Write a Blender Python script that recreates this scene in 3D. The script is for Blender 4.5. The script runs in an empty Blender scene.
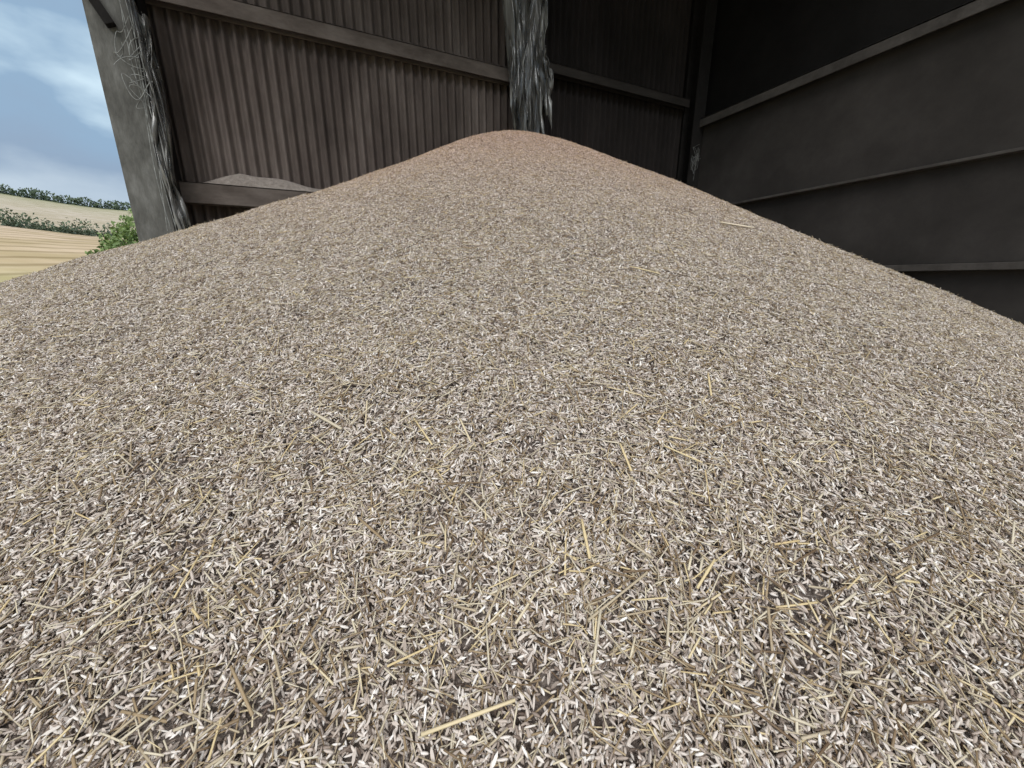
import bpy, math, random
import numpy as np
from mathutils import Vector, Matrix
random.seed(7); rng=np.random.default_rng(11)
scn=bpy.context.scene
try:
    scn.view_settings.view_transform='Standard'; scn.view_settings.look='None'
    scn.view_settings.exposure=0.0
except Exception as e: print(e)
CZ=1.7            # camera height above the yard
D=4.6; R=5.0; XL=-1.12; TOP=6.0
AX,AY=1.70,3.62   # heap apex
rad=math.radians
# ------------------------------------------------------------ helpers
def link(o,parent=None):
    scn.collection.objects.link(o)
    if parent: o.parent=parent
    return o
def empty(name,loc=(0,0,0)):
    e=bpy.data.objects.new(name,None); e.location=loc; e.empty_display_size=.2
    return link(e)
def mesh_obj(name,V,F,mat=None,parent=None,smooth=False):
    me=bpy.data.meshes.new(name); me.from_pydata([tuple(v) for v in V],[],[tuple(f) for f in F]); me.update()
    if smooth:
        me.polygons.foreach_set('use_smooth',[True]*len(me.polygons))
    if mat: me.materials.append(mat)
    return link(bpy.data.objects.new(name,me),parent)
def box_data(x0,x1,y0,y1,z0,z1,off=0):
    V=[(x0,y0,z0),(x1,y0,z0),(x1,y1,z0),(x0,y1,z0),(x0,y0,z1),(x1,y0,z1),(x1,y1,z1),(x0,y1,z1)]
    F=[(0,3,2,1),(4,5,6,7),(0,1,5,4),(1,2,6,5),(2,3,7,6),(3,0,4,7)]
    return V,[tuple(i+off for i in f) for f in F]
def boxes(name,lst,mat,parent=None,bevel=0.006):
    V=[];F=[]
    for b in lst:
        v,f=box_data(*b,off=len(V)); V+=v;F+=f
    o=mesh_obj(name,V,F,mat,parent)
    if bevel:
        m=o.modifiers.new('bev','BEVEL'); m.width=bevel; m.segments=2
    return o
def newmat(name):
    m=bpy.data.materials.new(name); m.use_nodes=True
    nt=m.node_tree; b=nt.nodes['Principled BSDF']
    return m,nt,b
def N(nt,t,**kw):
    n=nt.nodes.new(t)
    for k,v in kw.items(): setattr(n,k,v)
    return n
def ramp(nt,stops,interp='LINEAR'):
    r=nt.nodes.new('ShaderNodeValToRGB'); cr=r.color_ramp; cr.interpolation=interp
    while len(cr.elements)<len(stops): cr.elements.new(.5)
    for e,(p,c) in zip(cr.elements,stops): e.position=p; e.color=(*c,1)
    return r
def noise_mat(name,stops,scale=5,rough=.9,bump=.2,bscale=40,stretch=(1,1,1),detail=6,spec=.2,metal=0):
    m,nt,b=newmat(name); L=nt.links
    tc=N(nt,'ShaderNodeTexCoord'); mp=N(nt,'ShaderNodeMapping'); mp.inputs['Scale'].default_value=stretch
    L.new(tc.outputs['Object'],mp.inputs['Vector'])
    no=N(nt,'ShaderNodeTexNoise'); no.inputs['Scale'].default_value=scale; no.inputs['Detail'].default_value=detail
    no.inputs['Roughness'].default_value=.65
    L.new(mp.outputs[0],no.inputs['Vector'])
    r=ramp(nt,stops); L.new(no.outputs['Fac'],r.inputs['Fac']); L.new(r.outputs['Color'],b.inputs['Base Color'])
    n2=N(nt,'ShaderNodeTexNoise'); n2.inputs['Scale'].default_value=bscale; n2.inputs['Detail'].default_value=4
    L.new(mp.outputs[0],n2.inputs['Vector'])
    bp=N(nt,'ShaderNodeBump'); bp.inputs['Strength'].default_value=bump; bp.inputs['Distance'].default_value=.01
    L.new(n2.outputs['Fac'],bp.inputs['Height']); L.new(bp.outputs[0],b.inputs['Normal'])
    b.inputs['Roughness'].default_value=rough; b.inputs['Specular IOR Level'].default_value=spec; b.inputs['Metallic'].default_value=metal
    return m
# ------------------------------------------------------------ materials
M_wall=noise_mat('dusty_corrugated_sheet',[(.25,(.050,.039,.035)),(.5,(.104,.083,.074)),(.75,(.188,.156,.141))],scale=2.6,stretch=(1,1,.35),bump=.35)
M_wall2=noise_mat('dark_corrugated_sheet',[(.25,(.013,.011,.010)),(.5,(.024,.020,.019)),(.75,(.042,.035,.033))],scale=2.2,stretch=(1,1,.35),bump=.35)  # darker tone of the sheeting for the right bay
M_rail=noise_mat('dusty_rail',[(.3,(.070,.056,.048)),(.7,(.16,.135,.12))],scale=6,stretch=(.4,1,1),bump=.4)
M_rail2=noise_mat('dark_rail',[(.3,(.024,.021,.019)),(.7,(.045,.039,.035))],scale=6,stretch=(.4,1,1),bump=.4)  # darker rail tone, right bay only
M_rwall=noise_mat('grey_panel',[(.25,(.030,.027,.025)),(.5,(.048,.043,.040)),(.8,(.074,.067,.062))],scale=1.4,bump=.15,bscale=25)
M_rrail=noise_mat('dusty_angle_steel',[(.3,(.055,.049,.045)),(.7,(.105,.095,.087))],scale=5,bump=.3)
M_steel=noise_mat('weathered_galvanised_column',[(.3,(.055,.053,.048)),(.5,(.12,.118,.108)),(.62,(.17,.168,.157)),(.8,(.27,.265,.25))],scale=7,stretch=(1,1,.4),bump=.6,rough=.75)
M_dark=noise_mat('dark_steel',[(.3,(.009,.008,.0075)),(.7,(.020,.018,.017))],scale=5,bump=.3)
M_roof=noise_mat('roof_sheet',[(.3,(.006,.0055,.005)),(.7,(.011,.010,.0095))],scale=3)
M_floor=noise_mat('concrete_yard',[(.3,(.25,.24,.22)),(.7,(.38,.36,.33))],scale=3,bump=.3)
M_dust=noise_mat('grain_dust',[(.3,(.20,.17,.15)),(.7,(.34,.30,.27))],scale=30,bump=.8,bscale=120)

def plastic():
    m,nt,b=newmat('torn_polythene'); L=nt.links
    tc=N(nt,'ShaderNodeTexCoord'); mp=N(nt,'ShaderNodeMapping'); mp.inputs['Scale'].default_value=(7,7,1.1)
    L.new(tc.outputs['Object'],mp.inputs['Vector'])
    no=N(nt,'ShaderNodeTexNoise'); no.inputs['Scale'].default_value=1.6; no.inputs['Detail'].default_value=5
    no.inputs['Distortion'].default_value=.6
    L.new(mp.outputs[0],no.inputs['Vector'])
    r=ramp(nt,[(.32,(.05,.048,.045)),(.5,(.13,.127,.12)),(.68,(.30,.295,.28))]); L.new(no.outputs['Fac'],r.inputs['Fac'])
    L.new(r.outputs['Color'],b.inputs['Base Color']); b.inputs['Roughness'].default_value=.2
    b.inputs['Specular IOR Level'].default_value=.8
    al=ramp(nt,[(.33,(.45,)*3),(.55,(.95,)*3)]); L.new(no.outputs['Fac'],al.inputs['Fac']); L.new(al.outputs['Color'],b.inputs['Alpha'])
    bp=N(nt,'ShaderNodeBump'); bp.inputs['Strength'].default_value=.5; bp.inputs['Distance'].default_value=.02
    L.new(no.outputs['Fac'],bp.inputs['Height']); L.new(bp.outputs[0],b.inputs['Normal'])
    return m
M_plastic=plastic()

def grain_mat(name,straw=False):
    m,nt,b=newmat(name); L=nt.links
    at=N(nt,'ShaderNodeAttribute',attribute_name='tint')
    if straw:
        st=[(0,(.15,.098,.058)),(.3,(.35,.26,.155)),(.6,(.54,.475,.36)),(.82,(.66,.59,.46)),(.93,(.66,.54,.32)),(1,(.62,.48,.26))]
    else:
        st=[(0,(.095,.067,.052)),(.15,(.24,.185,.152)),(.38,(.475,.40,.345)),(.65,(.645,.573,.515)),(.88,(.78,.725,.675)),(1,(.92,.89,.855))]
    r=ramp(nt,st); L.new(at.outputs['Fac'],r.inputs['Fac'])
    # colour reddens towards the apex, painting in the dimmer light there
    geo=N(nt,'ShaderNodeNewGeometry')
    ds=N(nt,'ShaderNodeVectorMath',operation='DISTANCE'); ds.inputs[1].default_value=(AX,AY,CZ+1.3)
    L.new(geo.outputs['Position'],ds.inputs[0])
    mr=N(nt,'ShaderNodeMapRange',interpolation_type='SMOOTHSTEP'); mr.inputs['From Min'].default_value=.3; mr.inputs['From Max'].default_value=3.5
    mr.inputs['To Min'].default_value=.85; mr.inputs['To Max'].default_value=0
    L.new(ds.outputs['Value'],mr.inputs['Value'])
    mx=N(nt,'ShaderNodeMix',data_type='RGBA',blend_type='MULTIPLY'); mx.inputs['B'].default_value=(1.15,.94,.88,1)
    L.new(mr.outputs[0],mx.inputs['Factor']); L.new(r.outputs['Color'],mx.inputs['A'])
    L.new(mx.outputs['Result'],b.inputs['Base Color'])
    b.inputs['Roughness'].default_value=.5; b.inputs['Specular IOR Level'].default_value=.35
    return m
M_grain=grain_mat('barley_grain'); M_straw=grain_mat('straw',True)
M_base=noise_mat('packed_grain',[(.3,(.08,.062,.052)),(.55,(.20,.165,.145)),(.75,(.42,.365,.325))],scale=160,bump=1,bscale=200,detail=3)

# ------------------------------------------------------------ heap height field
def und(x,y):
    return (.012*np.sin(3.1*x+1.3*y+.5)*np.cos(2.3*y-1.1*x)+.004*np.sin(7.3*x-4.1*y)+.003*np.cos(5.2*y+6.7*x+1)+.0022*np.sin(15*x+9*y)
            +.0022*np.sin(31*x-17*y+2*np.sin(9*y))*np.cos(27*y+11*x))
cy_,sy_=math.cos(rad(25)),math.sin(rad(25))
def sst(t): t=np.clip(t,0,1); return t*t*(3-2*t)
def heap_p(x,y,P):
    H0,A0,sc,sl,sr,cl,cr=P
    x=np.asarray(x,float); y=np.asarray(y,float)
    dx=x-AX; dy=y-AY; d=np.sqrt(dx*dx+dy*dy+A0*A0)
    sd=(dx*cy_-dy*sy_)/d            # + towards the closed side, - towards the open side
    wl=sst((-sd-.1)/.7); wr=sst((sd-.1)/.7)
    s=sc+(sl-sc)*wl+(sr-sc)*wr
    z=CZ+H0-s*d+(cl*wl+cr*wr)*d*d+und(x,y)*np.clip(d-.2,0,1)
    return z
TG=[(10,282),(60,267),(140,243),(210,226),(280,209),(330,192),(365,178),(400,163),(450,142),(480,135),(505,133),(535,134),(570,143),(640,171),(700,197),(760,214),(820,240),(900,274),(960,301),(1015,333)]
gx,gy=np.meshgrid(np.linspace(-4.5,4.9,190),np.linspace(-1.2,4.55,150),indexing='ij')
def sil(P):
    z=heap_p(gx,gy,P)-CZ
    u=gx*cy_-gy*sy_; f=gx*sy_+gy*cy_
    c,s=math.cos(rad(15)),math.sin(rad(15))
    dep=f*c-z*s; v=f*s+z*c; ok=dep>.15
    px=512+384*u[ok]/dep[ok]; py=384-384*v[ok]/dep[ok]
    return px,py
def cost(P):
    px,py=sil(P); e=0
    for tx,ty in TG:
        m=np.abs(px-tx)<7
        if not m.any(): e+=900; continue
        e+=min(40,abs(py[m].min()-ty))**2
    c0=float(heap_p(0.,0.,P))-CZ
    e+=((c0+.47)*400)**2*.5
    e+=max(0,-P[3]+.3)*1e4
    return e
best=np.array([1.45,.30,.4825,.46,.50,0,0]); bc=cost(best); sg=np.array([.05,.05,.015,.03,.03,.01,.01])
fr=np.random.default_rng(3)
for it in range(1800):
    q=best+fr.normal(size=7)*sg*(1 if it<300 else .3 if it<1000 else .1); q[1]=abs(q[1])
    c=cost(q)
    if c<bc: best,bc=q,c
HP=best
def heap(x,y): return np.maximum(heap_p(x,y,HP),-.05)
x0,x1,y0,y1=-5.5,R-.02,-3.0,D-.03
nx,ny=330,240
X,Y=np.meshgrid(np.linspace(x0,x1,nx),np.linspace(y0,y1,ny),indexing='ij'); Z=heap(X,Y)
V=np.stack([X.ravel(),Y.ravel(),Z.ravel()],1)
F=[(i*ny+j,(i+1)*ny+j,(i+1)*ny+j+1,i*ny+j+1) for i in range(nx-1) for j in range(ny-1)]
pile=mesh_obj('grain_pile',V,F,M_base,smooth=True)

def rotmats(yaw,pitch,roll):
    cy,sy=np.cos(yaw),np.sin(yaw); cp,sp=np.cos(pitch),np.sin(pitch); cr,sr=np.cos(roll),np.sin(roll)
    n=len(yaw); O=np.zeros(n); I=np.ones(n)
    Rz=np.stack([cy,-sy,O,sy,cy,O,O,O,I],1).reshape(n,3,3)
    Ry=np.stack([cp,O,sp,O,I,O,-sp,O,cp],1).reshape(n,3,3)
    Rx=np.stack([I,O,O,O,cr,-sr,O,sr,cr],1).reshape(n,3,3)
    return Rz@Ry@Rx
def spindle(sides=5,ts=(-1,-.6,.1,.62,1),rs=(0,.75,1,.7,0)):
    v=[];f=[];rings=[]
    for t,r in zip(ts,rs):
        if r==0: rings.append([len(v)]); v.append((t*.5,0,0))
        else:
            rings.append(list(range(len(v),len(v)+sides)))
            for k in range(sides):
                a=2*math.pi*k/sides; v.append((t*.5,.5*r*math.cos(a),.5*r*math.sin(a)))
    for a,b in zip(rings[:-1],rings[1:]):
        for k in range(sides):
            k2=(k+1)%sides
            if len(a)==1: f.append((a[0],b[k2],b[k]))
            elif len(b)==1: f.append((a[k],a[k2],b[0]))
            else: f.append((a[k],a[k2],b[k2],b[k]))
    return np.array(v),f
def build(name,protos,mats):
    VV=[];loops=[];tot=[];mi=[];tn=[];off=0
    for pv,pf,pos,Rm,sc,tint,mid in protos:
        n=len(pos); P=pv[None]*sc[:,None,:]
        P=np.einsum('nij,nkj->nki',Rm,P)+pos[:,None,:]
        VV.append(P.reshape(-1,3)); tn.append(np.repeat(tint,len(pv)))
        flat=np.array([i for f in pf for i in f]); cnt=np.array([len(f) for f in pf])
        loops.append((flat[None]+off+np.arange(n)[:,None]*len(pv)).ravel())
        tot.append(np.tile(cnt,n)); mi.append(np.full(n*len(pf),mid)); off+=n*len(pv)
    VV=np.concatenate(VV);loops=np.concatenate(loops);tot=np.concatenate(tot);mi=np.concatenate(mi);tn=np.concatenate(tn)
    me=bpy.data.meshes.new(name); me.vertices.add(len(VV)); me.vertices.foreach_set('co',VV.astype(np.float32).ravel())
    me.loops.add(len(loops)); me.loops.foreach_set('vertex_index',loops.astype(np.int32))
    me.polygons.add(len(tot)); st=np.concatenate([[0],np.cumsum(tot)[:-1]])
    me.polygons.foreach_set('loop_start',st.astype(np.int32)); 
    me.polygons.foreach_set('material_index',mi.astype(np.int32))
    me.polygons.foreach_set('use_smooth',np.ones(len(tot),bool))
    me.update(calc_edges=True); me.validate()
    a=me.attributes.new('tint','FLOAT','POINT'); a.data.foreach_set('value',tn.astype(np.float32))
    for m in mats: me.materials.append(m)
    return me
SP=spindle()
TUBE=spindle(5,(-1,-.98,0,.98,1),(0,1,.9,1,0))
_sv,_sf=spindle(6,(-1,-.985,-.4,-.02,.02,.5,.985,1),(0,1,.9,.92,1.15,.9,.85,0))
FLAKE=(np.array([(-.5,0,0),(-.2,-.5,.12),(.25,-.42,.12),(.5,0,0),(.25,.42,.12),(-.2,.5,.12)]),[(0,1,5),(1,2,4,5),(2,3,4)])
def patch(i):
    n=1300; h=.085
    def pos(n,z0,z1):
        p=rng.uniform(-h,h,(n,3)); p[:,2]=rng.uniform(z0,z1,n); return p
    Lk=rng.normal(.0091,.0016,n).clip(.005,.014); W=rng.normal(.0026,.0004,n).clip(.0016,.0037)
    sc=np.stack([Lk,W,W*.75],1)
    Rm=rotmats(rng.uniform(0,6.283,n),rng.normal(0,.45,n),rng.uniform(-1,1,n))
    p0=pos(n,-.004,.013)
    tint=np.clip(rng.beta(1.5,1.35,n),0,1)
    k=240
    Ls=rng.gamma(3.0,.0058,k).clip(.009,.042); Ws=rng.uniform(.0008,.0020,k)
    scs=np.stack([Ls,Ws,Ws*.6],1)
    Rs=rotmats(rng.uniform(0,6.283,k),rng.normal(0,.22,k),rng.uniform(-.5,.5,k))
    q=200
    Lf=rng.uniform(.006,.014,q); Wf=rng.uniform(.0016,.0030,q)
    scf=np.stack([Lf,Wf,Wf],1); Rf=rotmats(rng.uniform(0,6.283,q),rng.normal(0,.45,q),rng.normal(0,.6,q))
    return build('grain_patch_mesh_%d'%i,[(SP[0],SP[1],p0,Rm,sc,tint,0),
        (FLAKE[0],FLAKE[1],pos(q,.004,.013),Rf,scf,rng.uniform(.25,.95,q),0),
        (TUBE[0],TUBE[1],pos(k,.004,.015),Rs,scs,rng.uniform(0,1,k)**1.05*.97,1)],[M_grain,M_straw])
col=bpy.data.collections.new('grain_kernels')
for i in range(9):
    o=bpy.data.objects.new('kernels_%d'%i,patch(i)); col.objects.link(o)
ng=bpy.data.node_groups.new('scatter_grain','GeometryNodeTree')
ng.interface.new_socket(name='Geometry',in_out='INPUT',socket_type='NodeSocketGeometry')
ng.interface.new_socket(name='Geometry',in_out='OUTPUT',socket_type='NodeSocketGeometry')
gi=ng.nodes.new('NodeGroupInput'); go=ng.nodes.new('NodeGroupOutput')
dp=ng.nodes.new('GeometryNodeDistributePointsOnFaces'); dp.distribute_method='POISSON'
dp.inputs['Distance Min'].default_value=.076; dp.inputs['Density Max'].default_value=600; dp.inputs['Seed'].default_value=3
rv=ng.nodes.new('FunctionNodeRandomValue'); rv.data_type='FLOAT_VECTOR'
rv.inputs[0].default_value=(0,0,0); rv.inputs[1].default_value=(0,0,6.283)
er=ng.nodes.new('FunctionNodeEulerToRotation'); rr=ng.nodes.new('FunctionNodeRotateRotation'); rr.rotation_space='LOCAL'
ci=ng.nodes.new('GeometryNodeCollectionInfo'); ci.inputs['Collection'].default_value=col
ci.inputs['Separate Children'].default_value=True; ci.inputs['Reset Children'].default_value=True
ip=ng.nodes.new('GeometryNodeInstanceOnPoints'); ip.inputs['Pick Instance'].default_value=True
jg=ng.nodes.new('GeometryNodeJoinGeometry'); l=ng.links.new
l(gi.outputs[0],dp.inputs['Mesh']); l(dp.outputs['Points'],ip.inputs['Points']); l(rv.outputs[0],er.inputs[0])
l(dp.outputs['Rotation'],rr.inputs['Rotation']); l(er.outputs[0],rr.inputs['Rotate By']); l(rr.outputs[0],ip.inputs['Rotation'])
l(ci.outputs[0],ip.inputs['Instance']); l(ip.outputs[0],jg.inputs[0]); l(gi.outputs[0],jg.inputs[0]); l(jg.outputs[0],go.inputs[0])
md=pile.modifiers.new('grain','NODES'); md.node_group=ng

# loose straw pieces on the surface, in loose drifts
def surf_frame(x,y):
    e=.02; z=heap(x,y); gx=(heap(x+e,y)-heap(x-e,y))/(2*e); gy=(heap(x,y+e)-heap(x,y-e))/(2*e)
    n=np.stack([-gx,-gy,np.ones_like(gx)],1); n/=np.linalg.norm(n,axis=1)[:,None]
    return z,n
def lay(x,y,yaw,tilt,lift):
    z,n=surf_frame(x,y)
    t=np.stack([np.cos(yaw),np.sin(yaw),np.zeros_like(yaw)],1)
    t-=n*np.sum(t*n,1)[:,None]; t/=np.linalg.norm(t,axis=1)[:,None]
    t=t*np.cos(tilt)[:,None]+n*np.sin(tilt)[:,None]
    b=np.cross(n,t); b/=np.linalg.norm(b,axis=1)[:,None]; nn=np.cross(t,b)
    return np.stack([x,y,z],1)+n*lift, np.stack([t,b,nn],2)
k=15000
rr_=rng.uniform(.12,1,k)**1.3*4.6; az=rng.uniform(rad(-50),rad(95),k)
sx=rr_*np.sin(az); sy=rr_*np.cos(az)
clump=.5+.5*np.sin(9*sx+3*np.sin(4*sy))*np.cos(8*sy+2.5*np.sin(5*sx))
ok=(sx<R-.1)&(sy<D-.1)&(rng.uniform(0,1,k)<.22+.75*clump**2); sx=sx[ok];sy=sy[ok]; k=len(sx)
pos,Rm=lay(sx,sy,rng.uniform(0,6.283,k),rng.normal(0,.14,k),.0138)
Ls=rng.gamma(2.4,.0125,k).clip(.014,.080); Ws=rng.uniform(.0010,.0030,k)
# prominent stalks: x,y,yaw,length,width,tint
HERO=[(1.46,1.08,-.55,.13,.010,.82),(.07,.228,-.15,.078,.0032,.9),(.23,.30,1.15,.045,.0034,.95),(.27,.27,1.9,.040,.003,.5),
 (-.02,.62,2.1,.07,.005,.6),(.33,.36,1.25,.045,.0034,.95),(.40,.33,-1.1,.05,.003,.93),(-.10,.33,1.9,.05,.0028,.3),(.02,.42,2.0,.055,.003,.25),
 (.55,.42,.9,.06,.0034,.95),(.16,.5,1.5,.05,.003,.88),(.32,.22,.4,.04,.003,.94),(-.22,.45,.5,.07,.003,.7),(.75,.8,2.2,.08,.004,.93)]
h=np.array(HERO); hp,hR=lay(h[:,0],h[:,1],h[:,2],np.zeros(len(h)),.0185)
me=build('loose_straw',[(TUBE[0],TUBE[1],pos,Rm,np.stack([Ls,Ws,Ws*.6],1),rng.uniform(0,1,k)**1.05,0),
      (_sv,_sf,hp,hR,np.stack([h[:,3],h[:,4],h[:,4]*.6],1),h[:,5],0)],[M_straw])
link(bpy.data.objects.new('loose_straw',me))

# ------------------------------------------------------------ walls
def corrugated(name,xa,xb,za,zb,y,mat,pitch=.088,amp=.023,nz=2):
    n=int((xb-xa)/pitch*12)+1; xs=np.linspace(xa,xb,n); V=[];F=[]
    zs=np.linspace(za,zb,nz)
    for z in zs:
        for x in xs: V.append((x,y+amp*math.cos(2*math.pi*x/pitch),z))
    for j in range(nz-1):
        for i in range(n-1): F.append((j*n+i,j*n+i+1,(j+1)*n+i+1,(j+1)*n+i))
    return V,F
wb=empty('wall_back',(0,0,0))
V,F=corrugated('s',XL,2.35,CZ+.78,CZ+2.3,D,M_wall); mesh_obj('sheet_middle',V,F,M_wall,wb,True)
V,F=corrugated('s',XL,2.35,-.05,CZ+.85,D+.045,M_wall); mesh_obj('sheet_lower',V,F,M_wall,wb,True)
V,F=corrugated('s',XL,2.35,CZ+2.2,TOP,D+.045,M_wall); mesh_obj('sheet_upper',V,F,M_wall,wb,True)
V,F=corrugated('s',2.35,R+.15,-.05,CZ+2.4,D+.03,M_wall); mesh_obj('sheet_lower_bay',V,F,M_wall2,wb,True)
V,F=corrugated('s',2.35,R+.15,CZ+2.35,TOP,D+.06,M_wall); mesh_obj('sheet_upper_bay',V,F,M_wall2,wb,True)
def angle_x(name,xa,xb,z,h,mat,y=D-.025,dep=.10):
    boxes(name,[(xa,xb,y-dep,y,z+h-.014,z+h),(xa,xb,y-.016,y,z,z+h),(xa,xb,y-dep,y-dep+.014,z,z+h)],mat,None,.004)
angle_x('trim_1',XL,2.15,CZ+2.11,.13,M_rail)
angle_x('trim_2',XL,2.15,CZ+.66,.17,M_rail)
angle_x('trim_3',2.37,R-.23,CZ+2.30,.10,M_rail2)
wr=empty('wall_right')
boxes('panel_top',[(R+.10,R+.14,-1.5,D+.1,CZ+2.1,TOP)],M_roof,wr)
boxes('panel_upper',[(R,R+.05,-1.5,D+.05,CZ+1.0,CZ+2.1)],M_rwall,wr)
boxes('panel_middle',[(R+.05,R+.10,-1.5,D+.05,CZ+.15,CZ+1.02)],M_rwall,wr)
boxes('panel_lower',[(R+.10,R+.15,-1.5,D+.05,-.05,CZ+.17)],M_rwall,wr)
boxes('rail_upper',[(R-.10,R+.1,-1.5,D-.1,CZ+2.14,CZ+2.16),(R-.10,R-.085,-1.5,D-.1,CZ+2.05,CZ+2.16)],M_rrail,wr,.004)
boxes('rail_middle',[(R-.03,R+.05,-1.5,D-.1,CZ+.975,CZ+1.0)],M_rrail,wr,.004)
boxes('rail_lower',[(R+.0,R+.10,-1.5,D-.1,CZ+.09,CZ+.15)],M_rrail,wr,.004)
V=[];F=[]
n=700; 
for j,(yy,zz) in enumerate([(.9,TOP+.45),(D+.2,TOP-.02)]):
    for i in range(n):
        x=-1.6+i*(R+1.9)/(n-1); V.append((x,yy,zz+.02*math.cos(2*math.pi*x/.1)))
F=[(i,i+1,n+i+1,n+i) for i in range(n-1)]
mesh_obj('ceiling',V,F,M_roof,None,True)
# ------------------------------------------------------------ columns
def hcol(name,x,y,w,d,z0,z1,mat,extra=None):
    e=empty(name,(x,y,0)); t=.018
    boxes('flange_front',[(-w/2,w/2,-d/2,-d/2+t,z0,z1)],mat,e,.003)
    boxes('flange_back',[(-w/2,w/2,d/2-t,d/2,z0,z1)],mat,e,.003)
    boxes('web',[(-t/2,t/2,-d/2+t,d/2-t,z0,z1)],mat,e,.002)
    return e
c1=hcol('steel_column',-1.24,D-.13,.25,.26,0,TOP,M_steel)
boxes('edge_angle',[(.125,.19,-.13,-.115,0,TOP),(.175,.19,-.13,.1,0,TOP)],M_dark,c1,.003)
def bar(name,p,q,w,mat,parent=None):
    p=Vector(p);q=Vector(q); d=(q-p); L=d.length
    o=boxes(name,[(-w/2,w/2,-w/2,w/2,0,L)],mat,parent,.004)
    o.rotation_mode='QUATERNION'; o.rotation_quaternion=d.to_track_quat('Z','Y'); o.location=p
    return o
bar('brace',(.02,-.17,CZ+1.80),(-.36,-.20,CZ+2.6),.06,M_dark,c1)
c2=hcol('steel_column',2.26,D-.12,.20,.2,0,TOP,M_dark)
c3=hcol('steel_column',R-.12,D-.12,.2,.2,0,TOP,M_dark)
# ------------------------------------------------------------ torn polythene
def strip(xc,yc,w,ztop,zbot,seed,folds=3,amp=.03,drift=0):
    r=random.Random(seed); nu,nv=48,90; V=[];F=[]
    ph=[r.uniform(0,6.28) for _ in range(8)]
    bot=[zbot+r.uniform(0,.16)+.10*math.sin(i*.7+ph[0]) for i in range(nu)]
    for j in range(nv):
        t=j/(nv-1)
        ww=w*(1-.3*math.sin(3*t+ph[1])**2)*(1+.22*math.sin(11*t+ph[2]))
        cx=xc+drift*t+.04*math.sin(6*t+ph[3])
        for i in range(nu):
            u=i/(nu-1)-.5
            z=ztop+(bot[i]-ztop)*t
            x=cx+u*ww+.012*math.sin(19*t+ph[4]+6*u)+.010*math.sin(folds*12.6*u+ph[5])
            y=yc+amp*math.sin(folds*6.28*u+ph[5]+3.5*t)+.018*math.sin(21*u+11*t+ph[7])+.009*math.sin(33*u-27*t)-.08*math.cos(3.14*u)
            V.append((x,y,z))
    for j in range(nv-1):
        for i in range(nu-1): F.append((j*nu+i,j*nu+i+1,(j+1)*nu+i+1,(j+1)*nu+i))
    return V,F
def strips(name,lst,mat):
    V=[];F=[]
    for a in lst:
        v,f=strip(*a); F+=[tuple(i+len(V) for i in q) for q in f]; V+=v
    return mesh_obj(name,V,F,mat,None,True)
strips('torn_plastic_sheet',[(2.04,D-.30,.28,CZ+4.0,CZ+1.45,1,3,.04,.06),(2.17,D-.33,.28,CZ+3.9,CZ+1.45,2,2,.045,.10),
   (1.94,D-.36,.11,CZ+3.8,CZ+1.75,3,1,.03,.08),(2.25,D-.38,.14,CZ+2.9,CZ+1.7,4,1,.035,.10),(2.10,D-.40,.14,CZ+3.7,CZ+1.5,5,2,.03,.04),
   (2.33,D-.31,.13,CZ+2.4,CZ+1.78,8,1,.04,.05)],M_plastic)
strips('torn_plastic_sheet',[(-1.09,D-.29,.045,CZ+3.6,CZ+.75,11,1,.012,.03),(-1.05,D-.27,.04,CZ+1.9,CZ+.35,12,1,.01,.0)],M_plastic)
def twine(name,paths,rad_,mat):
    cu=bpy.data.curves.new(name,'CURVE'); cu.dimensions='3D'; cu.bevel_depth=rad_; cu.bevel_resolution=1
    for p in paths:
        s=cu.splines.new('NURBS'); s.points.add(len(p)-1); s.use_endpoint_u=True; s.order_u=4
        for q,c in zip(s.points,p): q.co=(*c,1)
    cu.materials.append(mat); return link(bpy.data.objects.new(name,cu))
M_tw=noise_mat('baling_twine_fibre',[(.3,(.10,.10,.09)),(.7,(.38,.39,.38))],scale=20)
r=random.Random(5); P=[]
for i in range(8):
    cz=CZ+r.uniform(1.35,1.75); p=[]
    for j in range(6):
        p.append((-1.08+r.uniform(-.16,.06),D-.33+r.uniform(-.05,.04),cz+r.uniform(-.16,.16)))
    P.append(p)
for i in range(6):
    x=-1.1+r.uniform(-.06,.05)
    P.append([(x+.02*math.sin(j*1.3+i),D-.32,CZ+3.2-j*.28) for j in range(11)])
twine('baling_twine',P,.0028,M_tw)
P=[]
for i in range(7):
    p=[(R-.22+r.uniform(-.09,.06),D-.3+r.uniform(-.1,.05),CZ+1.6+r.uniform(-.25,.2)) for j in range(7)]; P.append(p)
twine('baling_twine',P,.0015,M_tw)
# dust heap resting on the lower rail
V=[];F=[];nx_,ny_=60,8
for i in range(nx_):
    t=i/(nx_-1); x=-.92+1.4*t
    hgt=.12*min(1,t/.22,(1-t)/.75)+.012*math.sin(17*t)*math.sin(math.pi*t); hgt=max(hgt,0)
    for j in range(ny_):
        u=j/(ny_-1); V.append((x,D-.125+.10*u,CZ+.826+(hgt+.004)*math.sin(math.pi*(.0+.62*u))))
for i in range(nx_-1):
    for j in range(ny_-1): F.append((i*ny_+j,(i+1)*ny_+j,(i+1)*ny_+j+1,i*ny_+j+1))
mesh_obj('dust_mound',V,F,M_dust,None,True)

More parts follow.
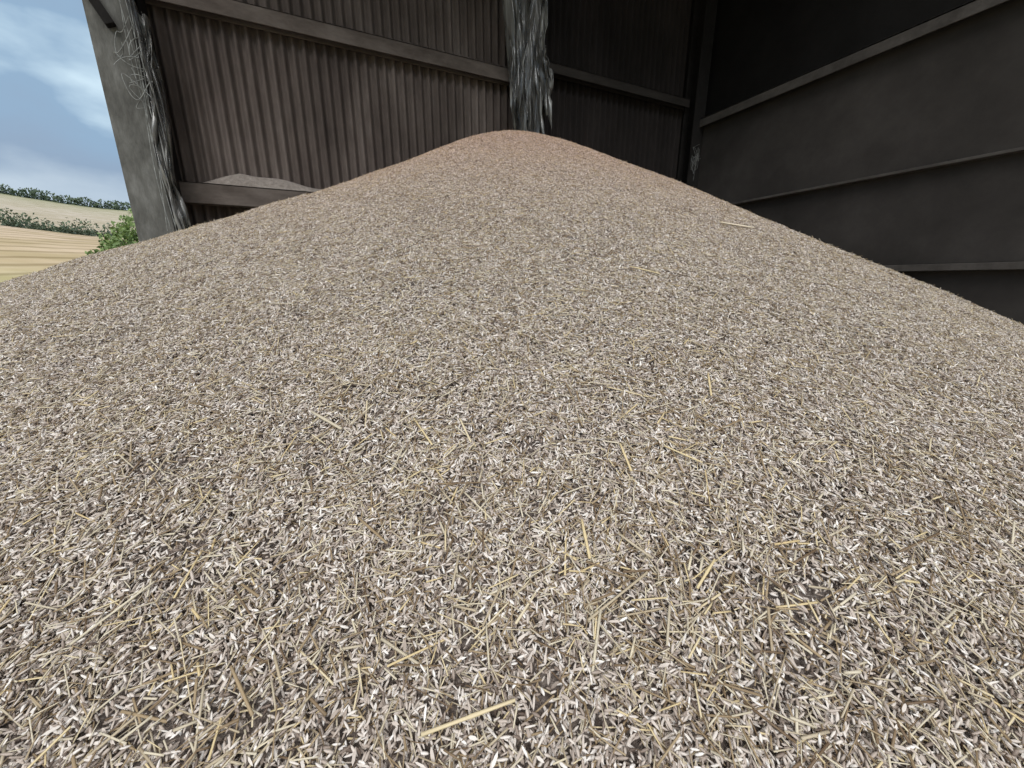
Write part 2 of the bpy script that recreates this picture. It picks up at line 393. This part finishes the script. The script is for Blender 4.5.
# ------------------------------------------------------------ ground + countryside
mesh_obj('floor',*box_data(-9,9,-9,9,-.2,-.001),M_floor)
def th(r_,a):
    def ss(a_,b_,v): 
        t=min(1,max(0,(v-a_)/(b_-a_))); return t*t*(3-2*t)
    if r_<62: z=max(0,(r_-9))/53*6.7*(.6+.4*ss(9,40,r_))
    elif r_<85: z=6.7-1.2*ss(62,85,r_)
    elif r_<300: z=5.5+(r_-85)/215*34.5
    else: z=40-ss(300,500,r_)*8
    return z+ (r_/300)*1.6*math.sin(a*9+1)+(r_/300)*.7*math.sin(a*23)
rs=[9,11,14,18,23,28,34,40,46,52,58,62,66,72,80,90,105,125,150,180,210,240,270,300,350,420,500]
na=240; V=[];F=[]
for r_ in rs:
    for i in range(na):
        a=2*math.pi*i/na; V.append((r_*math.sin(a),r_*math.cos(a),th(r_,a)-.02))
for j in range(len(rs)-1):
    for i in range(na):
        i2=(i+1)%na; F.append((j*na+i,(j+1)*na+i,(j+1)*na+i2,j*na+i2))
def field_mat():
    m,nt,b=newmat('stubble_field'); L=nt.links
    geo=N(nt,'ShaderNodeNewGeometry')
    ln=N(nt,'ShaderNodeVectorMath',operation='LENGTH'); L.new(geo.outputs['Position'],ln.inputs[0])
    mr=N(nt,'ShaderNodeMapRange'); mr.inputs['From Max'].default_value=500; L.new(ln.outputs['Value'],mr.inputs['Value'])
    r1=ramp(nt,[(0,(.36,.38,.20)),(.042,(.38,.38,.20)),(.062,(.50,.41,.29)),(.12,(.52,.43,.34)),(.15,(.22,.24,.14)),(.21,(.28,.29,.19)),(.25,(.45,.40,.33)),(.42,(.49,.45,.39)),(.56,(.40,.39,.30)),(.62,(.1,.15,.06))])
    L.new(mr.outputs[0],r1.inputs['Fac'])
    mp=N(nt,'ShaderNodeMapping'); mp.inputs['Rotation'].default_value=(0,0,rad(20)); L.new(geo.outputs['Position'],mp.inputs['Vector'])
    wv=N(nt,'ShaderNodeTexWave'); wv.inputs['Scale'].default_value=.16; wv.inputs['Distortion'].default_value=2.0; wv.inputs['Detail'].default_value=4
    L.new(mp.outputs[0],wv.inputs['Vector'])
    no=N(nt,'ShaderNodeTexNoise'); no.inputs['Scale'].default_value=.25; no.inputs['Detail'].default_value=10; L.new(geo.outputs['Position'],no.inputs['Vector'])
    r2=ramp(nt,[(0,(.60,.57,.50)),(.35,(1,1,1)),(1,(1.0,.98,.95))]); L.new(wv.outputs['Fac'],r2.inputs['Fac'])
    mx=N(nt,'ShaderNodeMix',data_type='RGBA',blend_type='MULTIPLY'); mx.inputs['Factor'].default_value=.8
    L.new(r1.outputs['Color'],mx.inputs['A']); L.new(r2.outputs['Color'],mx.inputs['B'])
    r3=ramp(nt,[(.38,(.74,.74,.62)),(.6,(1,1,1))]); L.new(no.outputs['Fac'],r3.inputs['Fac'])
    m2=N(nt,'ShaderNodeMix',data_type='RGBA',blend_type='MULTIPLY'); m2.inputs['Factor'].default_value=.8
    L.new(mx.outputs['Result'],m2.inputs['A']); L.new(r3.outputs['Color'],m2.inputs['B'])
    L.new(m2.outputs['Result'],b.inputs['Base Color']); b.inputs['Roughness'].default_value=1
    b.inputs['Specular IOR Level'].default_value=0
    return m
mesh_obj('stubble_field',V,F,field_mat(),None,True)
def leafmat(name,c0,c1):
    m,nt,b=newmat(name); L=nt.links
    no=N(nt,'ShaderNodeAttribute',attribute_name='tint')
    r=ramp(nt,[(0,c0),(1,c1)]); L.new(no.outputs['Fac'],r.inputs['Fac']); L.new(r.outputs['Color'],b.inputs['Base Color'])
    b.inputs['Roughness'].default_value=.7; return m
LEAF=(np.array([(-.5,0,0),(0,-.28,.05),(.5,0,0),(0,.28,.05)]),[(0,1,2,3)])
def foliage(name,blobs,leaf,n_per,mat):
    P=[];S=[];T=[]
    for (bx,by,bz,rx,rz) in blobs:
        n=int(n_per); d=rng.normal(size=(n,3)); d/=np.linalg.norm(d,axis=1)[:,None]
        q=d*(rng.uniform(.55,1.0,n)**.5)[:,None]*(1+.22*np.sin(d[:,0]*7+bx)*np.cos(d[:,2]*6+by))[:,None]
        P.append(q*np.array([rx,rx,rz])+np.array([bx,by,bz])); S.append(np.full(n,leaf)*rng.uniform(.6,1.3,n)); T.append(np.clip(.5+.4*d[:,2]+rng.normal(0,.2,n),0,1))
    P=np.concatenate(P);S=np.concatenate(S);T=np.concatenate(T);n=len(P)
    Rm=rotmats(rng.uniform(0,6.28,n),rng.uniform(-1.5,1.5,n),rng.uniform(-1.5,1.5,n))
    me=build(name,[(LEAF[0],LEAF[1],P,Rm,np.stack([S]*3,1),T,0)],[mat]); return link(bpy.data.objects.new(name,me))
M_lf=leafmat('shrub_leaves',(.05,.10,.035),(.22,.31,.11)); M_tr=leafmat('tree_foliage',(.035,.06,.045),(.11,.155,.09))
def pol(r_,adeg): a=rad(adeg); return r_*math.sin(a),r_*math.cos(a),th(r_,a%(2*math.pi))
bl=[]
for a,r_,sx_,sz in [(-18.8,20.6,.8,1.35),(-17.6,20,.9,1.65),(-16.4,20.5,1.0,1.8),(-20.3,21,.6,.95),(-15,21,1,1.7),(-19.4,20.4,.5,1.2)]:
    x,y,z=pol(r_,a); bl.append((x,y,z+sz*.9,sx_,sz))
foliage('shrub',bl,.15,1600,M_lf)
bl=[]
for i in range(150):
    a=-47+i*.27+rng.uniform(-.2,.2); r_=63+rng.uniform(-1,4); x,y,z=pol(r_,a); s=rng.uniform(.4,.7)*(1.9 if rng.uniform()<.28 else 1); bl.append((x,y,z+s*.5,s*1.3,s))
foliage('hedgerow',bl,.28,130,M_tr)
bl=[]
for i in range(190):
    a=-52+i*.29+rng.uniform(-.15,.15); r_=298+rng.uniform(-6,4); x,y,z=pol(r_,a); s=rng.uniform(1.2,2.8); bl.append((x,y,z+s*.7,s*1.1,s))
foliage('tree_line',bl,1.1,90,M_tr)

# ------------------------------------------------------------ sky
w=bpy.data.worlds.new('overcast_sky'); scn.world=w; w.use_nodes=True; nt=w.node_tree; L=nt.links
bg=nt.nodes['Background']
tc=N(nt,'ShaderNodeTexCoord'); mp=N(nt,'ShaderNodeMapping'); mp.inputs['Scale'].default_value=(1,1,2.0); mp.inputs['Location'].default_value=(.3,.2,0)
L.new(tc.outputs['Generated'],mp.inputs['Vector'])
no=N(nt,'ShaderNodeTexNoise'); no.inputs['Scale'].default_value=2.6; no.inputs['Detail'].default_value=6; no.inputs['Roughness'].default_value=.48
L.new(mp.outputs[0],no.inputs['Vector'])
sx_=N(nt,'ShaderNodeSeparateXYZ'); L.new(tc.outputs['Generated'],sx_.inputs[0])
ad=N(nt,'ShaderNodeMath',operation='MULTIPLY_ADD'); ad.inputs[1].default_value=.95; L.new(sx_.outputs['Z'],ad.inputs[0]); L.new(no.outputs['Fac'],ad.inputs[2])
rp=ramp(nt,[(.50,(.44,.53,.62)),(.64,(.25,.34,.46)),(.79,(.25,.37,.51)),(.90,(.55,.70,.80)),(.99,(1,1,1))]); L.new(ad.outputs[0],rp.inputs['Fac'])
L.new(rp.outputs['Color'],bg.inputs['Color']); bg.inputs['Strength'].default_value=1.22
sd=bpy.data.lights.new('overcast_fill','SUN'); sd.energy=1.9; sd.angle=rad(35); sd.color=(1,.985,.965)  # soft fill lamp added to the overcast sky, from behind left
so=bpy.data.objects.new('overcast_fill',sd); link(so); so.rotation_euler=(Vector((.35,.8,-.75))).to_track_quat('-Z','Y').to_euler()

cam=bpy.data.cameras.new('camera'); cam.sensor_width=36; cam.lens=13.5; cam.clip_start=.02; cam.clip_end=2000
co=bpy.data.objects.new('camera',cam); link(co); co.location=(0,0,CZ); co.rotation_euler=(rad(75),0,rad(-25)); scn.camera=co
